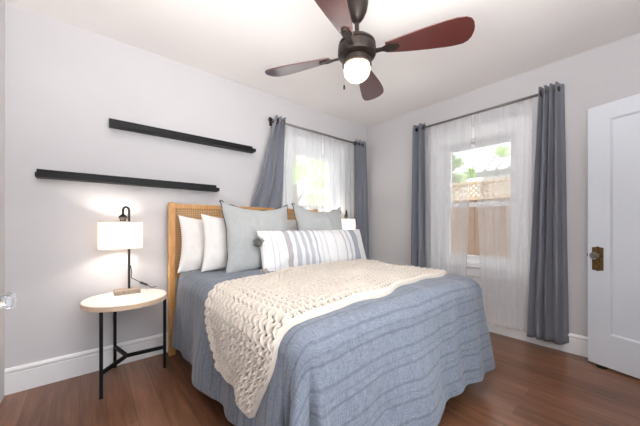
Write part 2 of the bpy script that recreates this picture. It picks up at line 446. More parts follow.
def baseboard(name, pts):
    """pts: list of (start, end, inward normal)"""
    prof = [(0, 0), (0.014, 0), (0.014, 0.125), (0.011, 0.130), (0.018, 0.140), (0.018, 0.150), (0.010, 0.1625), (0, 0.1625)]
    mb = MB()
    for (ax, ay), (bx, by), (nx, ny) in pts:
        n = len(prof)
        vs = [(ax + nx * d, ay + ny * d, z) for d, z in prof] + [(bx + nx * d, by + ny * d, z) for d, z in prof]
        mb.add(vs, [tuple(range(n)), tuple(range(n, 2 * n))[::-1]] + [(i, n + i, n + (i + 1) % n, (i + 1) % n) for i in range(n)])
    return struct(mb.build(name, M['trim']))
baseboard('baseboard_left', [((XL, 0), (0, 0), (0, -1))])
baseboard('baseboard_right', [((0, 0), (0, YB), (-1, 0))])
baseboard('baseboard_rear', [((DX1 + 0.1, YB), (0, YB), (0, 1)), ((XL, YB), (DX0 - 0.1, YB), (0, 1))])

def window(idx, centre, axis, label):
    """axis 'y': in the wall y=0, along x ; axis 'x': in the wall x=0, along y.  a = along, d = depth into the wall (+ = outwards)"""
    def B(mb, a0, a1, d0, d1, z0, z1):
        a0, a1 = centre + a0, centre + a1
        if axis == 'y': mb.box(a0, a1, d0, d1, z0, z1)
        else: mb.box(d0, d1, a0, a1, z0, z1)
    root = bpy.data.objects.new('window_%d' % idx, None); COL.objects.link(root); struct(root); root['label'] = label
    mb = MB(); cw = 0.115
    for s in (-1, 1):
        e0, e1 = sorted((s * (WHW - 0.01), s * (WHW + cw))); B(mb, e0, e1, -0.02, 0.0, WZ0 - 0.02, WZ1 + 0.005)
        e0, e1 = sorted((s * (WHW - 0.028), s * WHW)); B(mb, e0, e1, 0.0, TH, WZ0, WZ1)
    B(mb, -WHW - cw, WHW + cw, -0.022, 0.0, WZ1 - 0.005, WZ1 + 0.115)
    B(mb, -WHW, WHW, 0.0, TH, WZ1 - 0.028, WZ1)
    B(mb, -WHW, WHW, 0.0, TH, WZ0, WZ0 + 0.02)
    mb.build('window_casing', M['trim'], root, bevel=0.003)
    mb = MB(); B(mb, -WHW - cw - 0.03, WHW + cw + 0.03, -0.045, 0.0, WZ0 - 0.035, WZ0); B(mb, -WHW, WHW, 0.0, 0.05, WZ0 - 0.03, WZ0 + 0.004)
    mb.build('window_sill', M['trim'], root, bevel=0.006)
    mb = MB(); B(mb, -WHW - cw, WHW + cw, -0.018, 0.0, WZ0 - 0.125, WZ0 - 0.035)
    mb.build('window_apron', M['trim'], root, bevel=0.003)
    hi = WHW - 0.028; zm = 1.29
    for nm, d0, d1, z0, z1, rb, rt in (('lower_sash', 0.045, 0.08, WZ0 + 0.02, zm + 0.02, 0.065, 0.045), ('upper_sash', 0.082, 0.117, zm - 0.025, WZ1 - 0.028, 0.045, 0.05)):
        mb = MB()
        B(mb, -hi, -hi + 0.05, d0, d1, z0, z1); B(mb, hi - 0.05, hi, d0, d1, z0, z1)
        B(mb, -hi + 0.05, hi - 0.05, d0, d1, z0, z0 + rb); B(mb, -hi + 0.05, hi - 0.05, d0, d1, z1 - rt, z1)
        sash = mb.build(nm, M['trim'], root, bevel=0.003)
        mb = MB(); B(mb, -hi + 0.045, hi - 0.045, (d0 + d1) / 2 - 0.002, (d0 + d1) / 2 + 0.002, z0 + rb - 0.005, z1 - rt + 0.005)
        mb.build('window_pane', M['pane'], sash)
    return root
window(1, W1C, 'y', 'white double hung window behind the headboard')
window(2, W2C, 'x', 'white double hung window facing the fence')

mb = MB()                                                     # unseen wide window, added behind the camera to let in more daylight
for a0, a1, z0, z1 in ((RX0, RX0 + .05, RZ0, RZ1), (RX1 - .05, RX1, RZ0, RZ1), (RX0 + .05, RX1 - .05, RZ0, RZ0 + .05), (RX0 + .05, RX1 - .05, RZ1 - .05, RZ1)):
    mb.box(a0, a1, YB - 0.1, YB - 0.05, z0, z1)
w3 = struct(mb.build('window_3', M['trim'], bevel=0.003))
mb = MB(); mb.box(RX0 + .04, RX1 - .04, YB - 0.077, YB - 0.073, RZ0 + .04, RZ1 - .04); mb.build('window_pane', M['pane'], w3)

# ------------------------------------------------------------------ bedroom door, swung open
def rect_ring(mb, x0, x1, z0, z1, X0, X1, Z0, Z1, y):
    pass

def panel_door(name, width, z0, z1, stile, pz0, pz1, mat):
    """local: x from free edge (0) to hinge (width), y 0 = face seen, thickness +y"""
    mb = MB(); t = 0.038; d = 0.011; e = 0.012
    X0, X1 = stile, width - stile
    for y, yr, flip in ((0, d, 1), (t, t - d, -1)):
        o = [(0, y, z0), (width, y, z0), (width, y, z1), (0, y, z1)]
        i1 = [(X0, y, pz0), (X1, y, pz0), (X1, y, pz1), (X0, y, pz1)]
        i2 = [(X0 + e, yr, pz0 + e), (X1 - e, yr, pz0 + e), (X1 - e, yr, pz1 - e), (X0 + e, yr, pz1 - e)]
        fs = []
        for k in range(4):
            fs.append((k, (k + 1) % 4, 4 + (k + 1) % 4, 4 + k)); fs.append((4 + k, 4 + (k + 1) % 4, 8 + (k + 1) % 4, 8 + k))
        fs.append((8, 9, 10, 11))
        if flip < 0: fs = [q[::-1] for q in fs]
        mb.add(o + i1 + i2, fs)
    mb.add([(0, 0, z0), (width, 0, z0), (width, 0, z1), (0, 0, z1), (0, t, z0), (width, t, z0), (width, t, z1), (0, t, z1)],
           [(0, 4, 5, 1), (1, 5, 6, 2), (2, 6, 7, 3), (3, 7, 4, 0)])
    return mb.build(name, mat, None)

def knob_set(parent, x, z, face, sgn, plate=True):
    """crystal knob on a plate; sgn -1 = towards local -y"""
    if plate:
        pr = [(-0.033, -0.085), (0.033, -0.085), (0.033, 0.085), (0.012, 0.088), (0.0, 0.094), (-0.012, 0.088), (-0.033, 0.085)]
        pr = [(-0.033, -0.085), (-0.012, -0.088), (0, -0.094), (0.012, -0.088), (0.033, -0.085), (0.033, 0.085), (0.012, 0.088), (0, 0.094), (-0.012, 0.088), (-0.033, 0.085)]
        mb = MB(); R_ = Matrix.Translation((x, face, z)) @ Matrix.Rotation(PI / 2, 4, 'X')
        mb.prism(pr, 0.0 if sgn < 0 else -0.005, 0.005 if sgn < 0 else 0.0, R_)
        mb.lathe([(0.004, -0.002), (0.007, -0.002), (0.007, 0.007), (0.004, 0.007)], 12, (0, 0, 0), Matrix.Translation((x, face, z - 0.055)) @ Matrix.Rotation(PI / 2 * (-sgn), 4, 'X'))
        o = mb.build('handle_plate', M['brass'], parent, bevel=0.0015); o['label'] = 'aged brass handle plate'
    Rk = Matrix.Translation((x, face, z + 0.025)) @ Matrix.Rotation(PI / 2 * (-sgn), 4, 'X')
    mb = MB(); mb.lathe([(0.0135, 0.004), (0.0135, 0.010), (0.008, 0.012), (0.008, 0.034), (0.012, 0.037), (0.012, 0.040)], 16, (0, 0, 0), Rk)
    mb.build('knob_shank', M['brass'], parent, 'auto')
    mb = MB(); mb.lathe([(0.010, 0.038), (0.018, 0.040), (0.0265, 0.050), (0.027, 0.058), (0.020, 0.068), (0.010, 0.071)], 12, (0, 0, 0), Rk)
    o = mb.build('knob', M['crystal'], parent); o['label'] = 'faceted crystal door knob'

dd = Vector((-0.30, -0.954, 0)).normalized()
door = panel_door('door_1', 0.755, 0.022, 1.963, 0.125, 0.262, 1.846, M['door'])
# local x -> dd ; local +y -> away from the room (towards the right wall)
door.matrix_world = Matrix(((dd.x, -dd.y, 0, -0.14), (dd.y, dd.x, 0, -2.32), (0, 0, 1, 0), (0, 0, 0, 1)))
struct(door); door['label'] = 'white one panel door swung open beside the right wall'
knob_set(door, 0.058, 0.815, 0.0, -1)
knob_set(door, 0.058, 0.815, 0.038, 1)
mb = MB(); mb.box(-0.003, 0.0, 0.008, 0.030, 0.73, 0.93); mb.box(-0.012, -0.003, 0.012, 0.026, 0.83, 0.85)
mb.build('latch', M['brass'], door, bevel=0.001)

mb = MB()
mb.lathe([(0.028, 0.0), (0.032, 0.003), (0.030, 0.012), (0.020, 0.017), (0.004, 0.018)], 20)
ds = mb.build('door_stop', M['rubber'], None, 'auto')
ds.location = (-0.145, -2.395, 0.0)
tag(ds, 'small black rubber door stop on the floor under the open white door', 'door stop')

# closet door standing ajar at the left edge of the view
ca = Vector((-3.322, -1.235, 0)); ch = Vector((-3.460, -1.93, 0)); cd = (ch - ca).normalized()
cdoor = panel_door('door_2', (ch - ca).length, 0.012, 1.963, 0.11, 0.262, 1.846, M['door'])
# local +x = towards the hinge, local -y = into the room (+x world)
nrm = Vector((-cd.y, cd.x, 0))
if nrm.x > 0: nrm = -nrm
cdoor.matrix_world = Matrix(((cd.x, nrm.x, 0, ca.x), (cd.y, nrm.y, 0, ca.y), (0, 0, 1, 0), (0, 0, 0, 1)))
struct(cdoor); cdoor['label'] = 'white closet door ajar with a crystal knob'
knob_set(cdoor, 0.060, 0.805, 0.0, -1)

# ------------------------------------------------------------------ the bed
BX0, BX1, BYF, BZ = -2.565, -0.980, -1.885, 0.695      # duvet top outline
bed = thing('bed', (-1.78, -0.10, 0), 'oak bed with a woven cane headboard dressed in blue grey linen', 'bed')
bo = (-1.78, -0.10, 0)
HY0, HY1 = -0.112, -0.074; HX0, HX1 = -2.585, -1.005
hb = None
mb = MB(); mb.box(HX0 + 0.04, HX1 - 0.04, HY0 + 0.004, HY1 - 0.004, 1.205, 1.245); mb.box(HX0 + 0.04, HX1 - 0.04, HY0 + 0.004, HY1 - 0.004, 0.63, 0.70)
hbf = mb.build('headboard', M['oak'], bed, bevel=0.004, offset=bo)
mb = MB(); mb.box(HX0 + 0.04, HX1 - 0.04, HY0 + 0.014, HY1 - 0.014, 0.70, 1.206)
o = mb.build('cane_panel', M['cane'], hbf, offset=bo); o['label'] = 'woven cane webbing panel'
for xx in (HX0, HX1 - 0.052):
    mb = MB(); mb.box(xx, xx + 0.052, HY0 - 0.004, HY1, 0, 1.252); mb.build('headboard_post', M['oak'], bed, bevel=0.006, offset=bo)
mb = MB(); mb.box(HX0 + 0.05, HX1 - 0.05, HY0 + 0.008, HY1 - 0.008, 0.22, 0.30); mb.build('lower_rail', M['oak'], bed, bevel=0.004, offset=bo)
for xx in (HX0 + 0.10, HX1 - 0.09):
    mb = MB(); mb.box(xx, xx + 0.03, BYF + 0.08, HY0, 0.22, 0.34); mb.build('side_rail', M['oak'], bed, bevel=0.004, offset=bo)
mb = MB(); mb.box(HX0 + 0.09, HX1 - 0.09, BYF + 0.08, BYF + 0.11, 0.22, 0.34); mb.build('foot_rail', M['oak'], bed, bevel=0.004, offset=bo)
for xx in (HX0 + 0.10, HX1 - 0.11):
    mb = MB(); mb.box(xx, xx + 0.05, BYF + 0.11, BYF + 0.16, 0.0, 0.34); mb.build('leg', M['oak'], bed, bevel=0.004, offset=bo)
mb = MB(); mb.box(HX0 + 0.095, HX1 - 0.095, BYF + 0.115, HY0 - 0.005, 0.30, 0.60)
mb.build('mattress', M['mattress'], bed, bevel=0.05, offset=bo)

# --- duvet surface shared by the duvet and the throw
R0 = 0.085
def vnoise(x, y, seed):
    """smooth value noise on numpy arrays"""
    xi = np.floor(x).astype(int); yi = np.floor(y).astype(int); fx = sm(x - xi); fy = sm(y - yi)
    def h(a, b_):
        n = np.sin(a * 127.1 + b_ * 311.7 + seed * 74.7) * 43758.5453; return n - np.floor(n)
    return (h(xi, yi) * (1 - fx) + h(xi + 1, yi) * fx) * (1 - fy) + (h(xi, yi + 1) * (1 - fx) + h(xi + 1, yi + 1) * fx) * fy - 0.5

def duvet_pos(u, v):
    """cloth coordinates (metres, measured on the bed top) -> position and outward normal estimate by differences"""
    ix0, ix1, iy1 = BX0 + R0, BX1 - R0, BYF + R0
    qx = np.where(u < ix0, u - ix0, np.where(u > ix1, u - ix1, 0.0)); qy = np.where(v < iy1, v - iy1, 0.0)
    ax, ay = np.abs(qx), np.abs(qy)
    d = (ax ** 3.6 + ay ** 3.6 + 1e-12) ** (1 / 3.6)
    rr = np.sqrt(qx * qx + qy * qy) + 1e-9; ex, ey = qx / rr, qy / rr
    cx_, cy_ = np.clip(u, ix0, ix1), np.maximum(v, iy1)
    th = np.minimum(d / R0, PI / 2)
    hor = R0 * np.sin(th); drop = R0 * (1 - np.cos(th)); L = np.maximum(d - R0 * PI / 2, 0)
    corner = np.minimum(ax, ay) / (np.maximum(ax, ay) + 1e-9) * (L > 0)
    # folds, growing towards the hem
    g = sm(L / 0.35)
    ang = np.arctan2(qy, qx)
    s = cx_ * 1.0 - cy_ * 1.0 + ang * 0.30
    splay = 0.055 + 0.10 * np.abs(ey) + 0.0 * corner
    splay = np.where((ex > 0.3), splay * 0.25, splay)
    fold = (0.020 - 0.012 * (ex > 0.3)) * np.sin(s * 9.0 + 0.6) + 0.012 * np.sin(s * 21 + 1.3 + 2 * np.sin(s * 5))
    fold = fold + 0.055 * np.sin(ang * 7.0) * sm(corner * 2.2) * (ex < 0)
    hor = hor + L * splay + g * fold
    z = BZ - drop - L * (0.985)
    top = 1 - sm(d / 0.18)
    z = z + (0.016 * vnoise(u * 4.2, v * 4.2, 1) + 0.010 * vnoise(u * 10, v * 10, 2)) * (0.35 + 0.65 * top)
    z = z + 0.012 * np.sin((u - BX0) / (BX1 - BX0) * PI) * top
    x = cx_ + ex * hor; y = cy_ + ey * hor
    wr = 0.010 * vnoise(s * 10, z * 7, 3) * (1 - top) + 0.004 * vnoise(s * 34, z * 16, 5) * (1 - top)
    x = x + ex * wr; y = y + ey * wr
    x = x + np.where(ex < 0, 1, 0) * (0.055 - 0.0 * L) * (1 - sm((-0.12 - v) / 0.30))
    return np.stack([x, y, np.maximum(z, 0.012)], -1)

HANG = 0.59
us = np.linspace(BX0 + R0 - HANG, BX1 - R0 + HANG, 250); vs_ = np.linspace(-0.125, BYF + R0 - HANG - 0.01, 230)
Ug, Vg = np.meshgrid(us, vs_, indexing='ij')
P = duvet_pos(Ug, Vg)
# the duvet's head end tucks down behind the pillows
P[..., 2] += 0.0
duv = grid_mesh('duvet', P, np.stack([Ug, Vg], -1), M['duvet'], None, 0.012)
tag(duv, 'blue grey chambray linen duvet with woven stripes covering the bed', 'duvet')

# --- chunky knitted throw
def throw():
    hang = 0.42
    nu, nv = 860, 330
    u0 = BX0 + R0 - hang; u1 = BX1 + 0.14
    a = np.linspace(0, 1, nu); c = np.linspace(0, 1, nv)
    A, Cc = np.meshgrid(a, c, indexing='ij')
    U = u0 + (u1 - u0) * A
    t = sm((U - (BX0)) / (BX1 - BX0)); tt = np.clip((U - BX0) / (BX1 - BX0), -0.5, 1.2)
    dn = np.maximum(BX0 + R0 - U, 0) / hang                      # 0 on the bed, 1 at the hanging hem
    back = -0.995 + 0.22 * np.maximum(tt, 0) - 0.24 * dn ** 1.3
    front = -1.80 + 0.17 * np.maximum(tt, 0.0) + 0.17 * dn
    back = back + 0.014 * np.sin(U * 9 + 1); front = front + 0.018 * np.sin(U * 7.5 + 0.4) + 0.01 * np.sin(U * 17)
    V = back + (front - back) * Cc
    # bottom hem is skewed: the front corner hangs lower
    U = np.where(A < 0.22, U + (0.22 - A) / 0.22 * (0.0 * Cc + 0.02 * (1 - Cc)), U)
    eps = 0.004
    P0 = duvet_pos(U, V); Pu = duvet_pos(U + eps, V) - P0; Pv = duvet_pos(U, V + eps) - P0
    N = np.cross(Pu, Pv); N /= np.linalg.norm(N, axis=-1, keepdims=True) + 1e-9
    # stitches: rows run along u; every stitch is a fat slanted oval, alternate rows slant the other way
    rp, sp = 0.0285, 0.038
    rv = Cc * 0.93 / rp; ru = (U - u0) / sp
    hole = np.zeros_like(U); row0 = np.floor(rv)
    for dr in (-1, 0, 1):
        row = row0 + dr; sh = 0.5 * np.mod(row, 2)
        ci = np.round(ru - sh)
        wob_ = 0.05 * np.sin(row * 12.9 + ci * 7.3)
        dx = ru - sh - ci - wob_ * 0.6; dy = rv - row - 0.5 - wob_ * 0.5
        dx = dx + 0.22 * dy * np.where(np.mod(row, 2) > 0.5, 1, -1)
        hole = np.maximum(hole, np.exp(-((dx / 0.31) ** 2 + (dy / 0.38) ** 2) ** 1.9))
    strand = 0.5 + 0.5 * np.sin(2 * PI * (rv + 0.25 * np.sin(2 * PI * ru)))
    edge = np.minimum(np.minimum(Cc, 1 - Cc) * 0.93, np.minimum(A, 1 - A) * 2.1)
    hole = hole * sm((edge - 0.006) / 0.010)
    h = 0.022 * (1 - hole) + 0.009 * strand * sm((edge - 0.006) / 0.016)
    h = h + 0.004 * (1 - sm(edge / 0.02))
    # soft rolls of the heavy knit
    roll = 0.010 * np.maximum(0, np.sin(V * 17 + U * 1.3 + 1.0)) * (0.5 + vnoise(U * 2, V * 2, 8)) + 0.012 * (vnoise(U * 3, V * 3.5, 9) + 0.5)
    ridge = 0.012 * np.exp(-((Cc - 0.06) / 0.035) ** 2)
    off = 0.002 + h + roll * (1 - sm((BX0 + 0.05 - U) / 0.2) * 0.4) + ridge
    rim = np.sqrt(1 - (1 - np.clip(edge / 0.014, 0, 1)) ** 2)      # the knit rolls down to the duvet at its edge
    off = 0.001 + off * rim
    P = P0 + N * off[..., None]
    # close the throw: an under sheet a little below, joined by solidify
    o = grid_mesh('knitted_throw', P, np.stack([U, V], -1), M['cream_yarn'], None, 0.0, keep=hole < 0.45)
    return tag(o, 'cream chunky knitted throw laid across the bed and hanging over its side', 'throw blanket')
thr = throw()

# ------------------------------------------------------------------ pillows
def pillow(name, w, h, t, mat, centre, lean, yaw, label, cat, group=None, roll=0.0, seed=0, ear=0.05, flat=2.2, wr=0.016, sag=0.0):
    """local x = width, z = height, y = thickness (front = -y)"""
    n = 56 if w < 0.9 else 84; k = 46
    a = np.sin(np.linspace(-1, 1, n) * PI / 2); c = np.sin(np.linspace(-1, 1, k) * PI / 2)
    A, Cc = np.meshgrid(a, c, indexing='ij')
    ox = A * w / 2 * (1 - ear * (1 - np.abs(Cc) ** 2) * np.abs(A) ** 3); oz = Cc * h / 2 * (1 - ear * 1.15 * (1 - np.abs(A) ** 2) * np.abs(Cc) ** 3)
    prof = np.maximum(0, (1 - np.abs(A) ** flat) * (1 - np.abs(Cc) ** flat)) ** 0.48
    oz = oz - sag * (1 - A ** 2) * (Cc + 1) / 2
    wrk = wr * (vnoise(ox * 16 + seed, oz * 9, seed) + 0.6 * vnoise(ox * 34, oz * 22 + seed, seed + 1)) * prof * 1.6
    front = np.stack([ox, -(t / 2 * prof + wrk), oz - t * 0.10 * prof * (1 - Cc) * 0.5], -1)
    back = np.stack([ox, (t / 2 * prof + wrk * 0.5), oz], -1)
    V = np.concatenate([front.reshape(-1, 3), back.reshape(-1, 3)]); F = []
    i, j = np.meshgrid(np.arange(n - 1), np.arange(k - 1), indexing='ij'); b0 = i * k + j
    F1 = np.stack([b0, b0 + k, b0 + k + 1, b0 + 1], -1).reshape(-1, 4); F2 = (F1 + n * k)[:, ::-1]
    Fs = np.concatenate([F1, F2])
    me = bpy.data.meshes.new(name); me.from_pydata(V.tolist(), [], Fs.tolist())
    UV = np.stack([(A + 1) / 2, (Cc + 1) / 2], -1).reshape(-1, 2); UV = np.concatenate([UV, UV])
    ul = me.uv_layers.new(name='UVMap'); ul.data.foreach_set('uv', UV[Fs.reshape(-1)].reshape(-1).astype(np.float32))
    import bmesh
    bm = bmesh.new(); bm.from_mesh(me); bmesh.ops.remove_doubles(bm, verts=bm.verts, dist=0.0004); bm.to_mesh(me); bm.free(); me.update()
    o = finish(me, name, mat, None, True)
    o.matrix_world = Matrix.Translation(centre) @ Matrix.Rotation(yaw, 4, 'Z') @ Matrix.Rotation(-lean, 4, 'X') @ Matrix.Rotation(roll, 4, 'Y')
    tag(o, label, cat, group)
    # outline for piping
    loop = [tuple(front[i, 0]) for i in range(n)] + [tuple(front[-1, j]) for j in range(1, k)] + [tuple(front[i, -1]) for i in range(n - 2, -1, -1)] + [tuple(front[0, j]) for j in range(k - 2, 0, -1)]
    return o, loop

def piping(o, loop, r, amp=0.008):
    pts = []
    L = len(loop)
    for i, p in enumerate(loop + [loop[0]]):
        s = i / L * 2 * PI
        pts.append((p[0] * (1 + 0.004), p[1] + amp * math.sin(s * 17), p[2] * 1.004 + amp * 0.6 * math.sin(s * 23)))
    mb = MB(); mb.tube(pts, r, 6, False); q = mb.build('piping', M['piping'], o, True); q['label'] = 'dark scalloped piping'

def pompom(o, p, r, mat, nm='tassel', lab=None, droop=0.0):
    mb = MB(); rr = random.Random(int(abs(p[0]) * 1000))
    for i in range(170):
        d = Vector((rr.gauss(0, 1), rr.gauss(0, 1), rr.gauss(0, 1))).normalized()
        if droop: d = (d * (1 - droop * 0.6) + Vector((0, -0.25, -droop * 1.3))).normalized()
        e = Vector(p) + d * r * rr.uniform(0.85, 1.1); s = Vector(p)
        m2 = (s + e) / 2 + Vector((rr.gauss(0, 1), rr.gauss(0, 1), rr.gauss(0, 1))) * r * 0.08
        mb.tube([s, m2, e], [0.003, 0.004, 0.0025], 4)
    q = mb.build(nm, mat, o, True); q['label'] = lab or 'grey yarn tassel'

WT = 'white linen pillows on the bed'
pillow('pillow', 0.66, 0.46, 0.14, M['white_linen'], (-2.215, -0.225, 0.905), 0.16, 0.0, 'leftmost white linen pillow, leaning on the cane headboard behind the other white one', 'pillow', WT, seed=3, roll=0.05, ear=0.09, sag=0.01)
pillow('pillow', 0.66, 0.46, 0.14, M['white_linen'], (-2.085, -0.365, 0.915), 0.20, 0.02, 'white linen pillow peeking out at the left of the big grey square pillow', 'pillow', WT, seed=5, roll=0.06, ear=0.09, sag=0.01)
pillow('pillow', 0.66, 0.46, 0.14, M['white_linen'], (-1.40, -0.225, 0.915), 0.16, 0.0, 'white linen pillow showing in the gap between the two grey square pillows', 'pillow', WT, seed=11, ear=0.08)
o, lp = pillow('square_pillow', 0.62, 0.60, 0.17, M['grey_linen'], (-1.985, -0.515, 0.965), 0.26, -0.03, 'large grey linen square pillow with dark piping, left behind the striped pillow', 'pillow', 'grey linen square pillows', seed=2, ear=0.11, sag=0.03, roll=0.02)
piping(o, lp, 0.0045)
o, lp = pillow('square_pillow', 0.62, 0.60, 0.17, M['grey_linen'], (-1.285, -0.50, 0.975), 0.26, -0.04, 'large grey linen square pillow with dark piping, right one in front of the window', 'pillow', 'grey linen square pillows', seed=7, ear=0.10, sag=0.035, roll=0.03)
piping(o, lp, 0.0045)
o, lp = pillow('lumbar_pillow', 1.20, 0.37, 0.18, M['striped'], (-1.475, -0.69, 0.845), 0.30, 0.0, 'long white lumbar pillow with grey stripes and corner tassels in front of the grey pillows', 'pillow', seed=9, ear=0.02, flat=3.0)
pompom(o, (-0.60, -0.01, 0.095), 0.042, M['tassel'])
pompom(o, (-0.61, -0.03, -0.155), 0.045, M['tassel_beige'], droop=0.4, lab='beige yarn tassel')
pompom(o, (0.60, 0.0, -0.155), 0.035, M['tassel'])

# ------------------------------------------------------------------ nightstands and lamps
def nightstand(x, y, top, label):
    t = thing('nightstand', (x, y, 0), label, 'nightstand', 'round nightstands either side of the bed')
    r = 0.247; th = 0.034
    mb = MB(); mb.lathe([(r - 0.003, top - 0.004), (r - 0.003, top - 0.001), (r - 0.005, top), (0.002, top)], 64); mb.build('table_top', M['table_top'], t, 'auto')
    mb = MB(); mb.lathe([(0.002, top - th), (r - 0.002, top - th), (r, top - th + 0.002), (r, top - 0.005), (r - 0.003, top - 0.004), (0.002, top - 0.004)], 64)
    e = mb.build('table_edge', M['table_edge'], t, 'auto'); e['label'] = 'light wood edge band'
    hub = Vector((0.0, 0.0, 0.175)); s = 0.02
    for an in (231, 103, -4):
        a = math.radians(an); p = Vector((0.232 * math.cos(a), 0.232 * math.sin(a), 0))
        mb = MB(); mb.bar((p.x, p.y, 0), (p.x, p.y, top - th), 0.019); mb.build('leg', M['black_metal'], t, bevel=0.0015)
        mb = MB(); mb.bar((p.x, p.y, 0.155), (hub.x, hub.y, 0.155), 0.016, 0.024); mb.build('stretcher', M['black_metal'], t, bevel=0.0015)
    return t
nightstand(-2.878, -0.262, 0.568, 'round pale topped nightstand on three black legs left of the bed')
nightstand(-0.615, -0.285, 0.615, 'round nightstand hidden behind the far side of the bed')

def table_lamp(x, y, z, label, watts):
    t = thing('table_lamp', (x, y, z), label, 'table lamp', 'table lamps by the bed')
    mb = MB(); mb.box(-0.080, 0.074, -0.060, 0.062, 0.0, 0.030); mb.build('base', M['lamp_wood'], t, bevel=0.003)
    mb = MB(); px, py = 0.012, 0.028
    mb.bar((px, py, 0.024), (px, py, 0.615), 0.015, 0.021); mb.build('post', M['bronze'], t, bevel=0.002)
    # hook at the top carrying the shade
    sx, sy = -0.028, -0.005; pts = []
    zt = 0.595
    for i in range(13):
        a = PI * i / 12
        pts.append(((px + sx) / 2 + (px - sx) / 2 * math.cos(a), (py + sy) / 2 + (py - sy) / 2 * math.cos(a), 0.610 + 0.026 * math.sin(a)))
    pts.append((sx, sy, 0.575))
    mb = MB(); mb.tube(pts, 0.008, 8); mb.build('hook_arm', M['bronze'], t, True)
    mb = MB(); mb.lathe([(0.004, 0.585), (0.010, 0.581), (0.026, 0.567), (0.028, 0.557), (0.020, 0.547), (0.016, 0.49), (0.006, 0.49)], 16, (sx, sy, 0)); mb.build('socket', M['bronze'], t, 'auto')
    # oval drum shade, open above and below
    ea, eb, z0, z1 = 0.132, 0.095, 0.335, 0.527
    cx_, cy_ = sx - 0.012, sy - 0.012; n = 64; vs = []; fs = []
    for q, (dr, zz) in enumerate(((0, z0), (0, z1), (-0.003, z1), (-0.003, z0))):
        for i in range(n):
            a = 2 * PI * i / n; vs.append((cx_ + (ea + dr) * math.cos(a), cy_ + (eb + dr) * math.sin(a), zz))
    for q in range(4):
        q2 = (q + 1) % 4
        for i in range(n): fs.append((q * n + i, q * n + (i + 1) % n, q2 * n + (i + 1) % n, q2 * n + i))
    mb = MB(); mb.add(vs, fs); sh = mb.build('lamp_shade', M['shade'], t, 'auto'); sh['label'] = 'white oval drum shade'
    mb = MB()
    for a in (0, PI / 2, PI, 1.5 * PI):
        mb.tube([(sx, sy, 0.53), (cx_ + (ea - 0.004) * math.cos(a), cy_ + (eb - 0.004) * math.sin(a), 0.528)], 0.0018, 6)
    mb.build('shade_spider', M['bronze'], t, True)
    ld = bpy.data.lights.new('lamp_bulb', 'POINT'); ld.energy = watts; ld.color = (1.0, 0.90, 0.79); ld.shadow_soft_size = 0.03
    lo = bpy.data.objects.new('lamp_bulb', ld); COL.objects.link(lo); lo.parent = t; lo.location = (cx_, cy_ , 0.43)
    # flex with an inline switch
    mb = MB(); mb.tube([(px + 0.010, py, 0.20), (px + 0.016, py + 0.004, 0.150), (px + 0.014, py + 0.004, 0.105), (px + 0.04, py + 0.006, 0.088), (0.085, 0.04, 0.062)], 0.003, 6)
    mb.tube([(0.130, 0.045, 0.036), (0.155, 0.05, 0.015), (0.17, 0.08, 0.004), (0.20, 0.10, 0.004)], 0.003, 6)
    mb.build('cord', M['cord'], t, True)
    mb = MB(); mb.bar((0.083, 0.04, 0.063), (0.133, 0.046, 0.034), 0.014, 0.017); mb.build('switch', M['cord'], t, bevel=0.003)
    return t
table_lamp(-2.862, -0.135, 0.565, 'lit table lamp with white oval shade and hooked bronze post, left of the bed', 4.6)
table_lamp(-0.605, -0.20, 0.615, 'lit table lamp half hidden behind the grey pillow, right of the bed', 4.6)

# ------------------------------------------------------------------ picture ledges
def ledge(x0, x1, z0, z1, label):
    t = thing('picture_ledge', ((x0 + x1) / 2, 0, z0), label, 'wall shelf', 'black picture ledges on the left wall')
    o = ((x0 + x1) / 2, 0, z0)
    mb = MB(); mb.box(x0, x1, -0.014, 0.0, z0, z1); mb.build('back_rail', M['black'], t, bevel=0.002, offset=o)
    mb = MB(); mb.box(x0, x1, -0.082, -0.014, z0, z0 + 0.014); mb.build('shelf_board', M['black'], t, bevel=0.002, offset=o)
    mb = MB(); mb.box(x0, x1, -0.092, -0.082, z0, z0 + 0.030); mb.build('front_lip', M['black'], t, bevel=0.002, offset=o)
ledge(-2.965, -1.80, 1.80, 1.870, 'upper black picture ledge on the grey wall above the bed')
ledge(-3.345, -2.165, 1.378, 1.440, 'lower black picture ledge on the grey wall above the lit lamp')

# ------------------------------------------------------------------ curtains
def to_world(axis, a, d, z):
    return (np.stack([a, -d, z], -1) if axis == 'y' else np.stack([-d, a, z], -1))

def curtain(axis, top, bot, ztop, zbot, folds, amp, depth_fn, label, group, phase=0.0, ret=None, mid=None, nm='curtain'):
    n, k = 150, 60
    s = np.linspace(0, 1, n); q = np.linspace(0, 1, k)
    S, Q = np.meshgrid(s, q, indexing='ij')
    tz = Q if mid is None else np.interp(Q, [0, mid[0], 1], [0, mid[1], 1])
    e0 = top[0] + (bot[0] - top[0]) * tz; e1 = top[1] + (bot[1] - top[1]) * tz
    z = ztop + (zbot - ztop) * Q
    ph = 2 * PI * folds * S + phase
    jit = 0.55 * np.sin(2 * PI * S * 1.7 + phase * 2 + Q * 1.2)
    al = e0 + (e1 - e0) * (S + 0.016 * np.sin(2 * ph + 1))
    base, am = depth_fn(z)
    d = base + am * np.sin(ph + jit * sm(Q * 3))
    z = z + 0.006 * np.sin(ph) * (Q > 0.98)
    if ret is not None:
        w = sm((S - ret) / (1 - ret)); d = d * (1 - w) + 0.012 * w
        al = np.where(S > ret, e0 + (e1 - e0) * S, al)
    d = np.maximum(d, 0.021) if ret is None else np.maximum(d, 0.008)
    P = to_world(axis, al, d, z)
    c = P[n // 2, 0].copy(); c[2] = zbot
    t = thing(nm, tuple(c), label, 'curtain', group)
    o = grid_mesh('cloth', P, None, M['curtain'] if nm == 'curtain' else M['sheer'], t, 0.004 if nm == 'curtain' else 0.0, offset=tuple(c))
    return t, tuple(c)

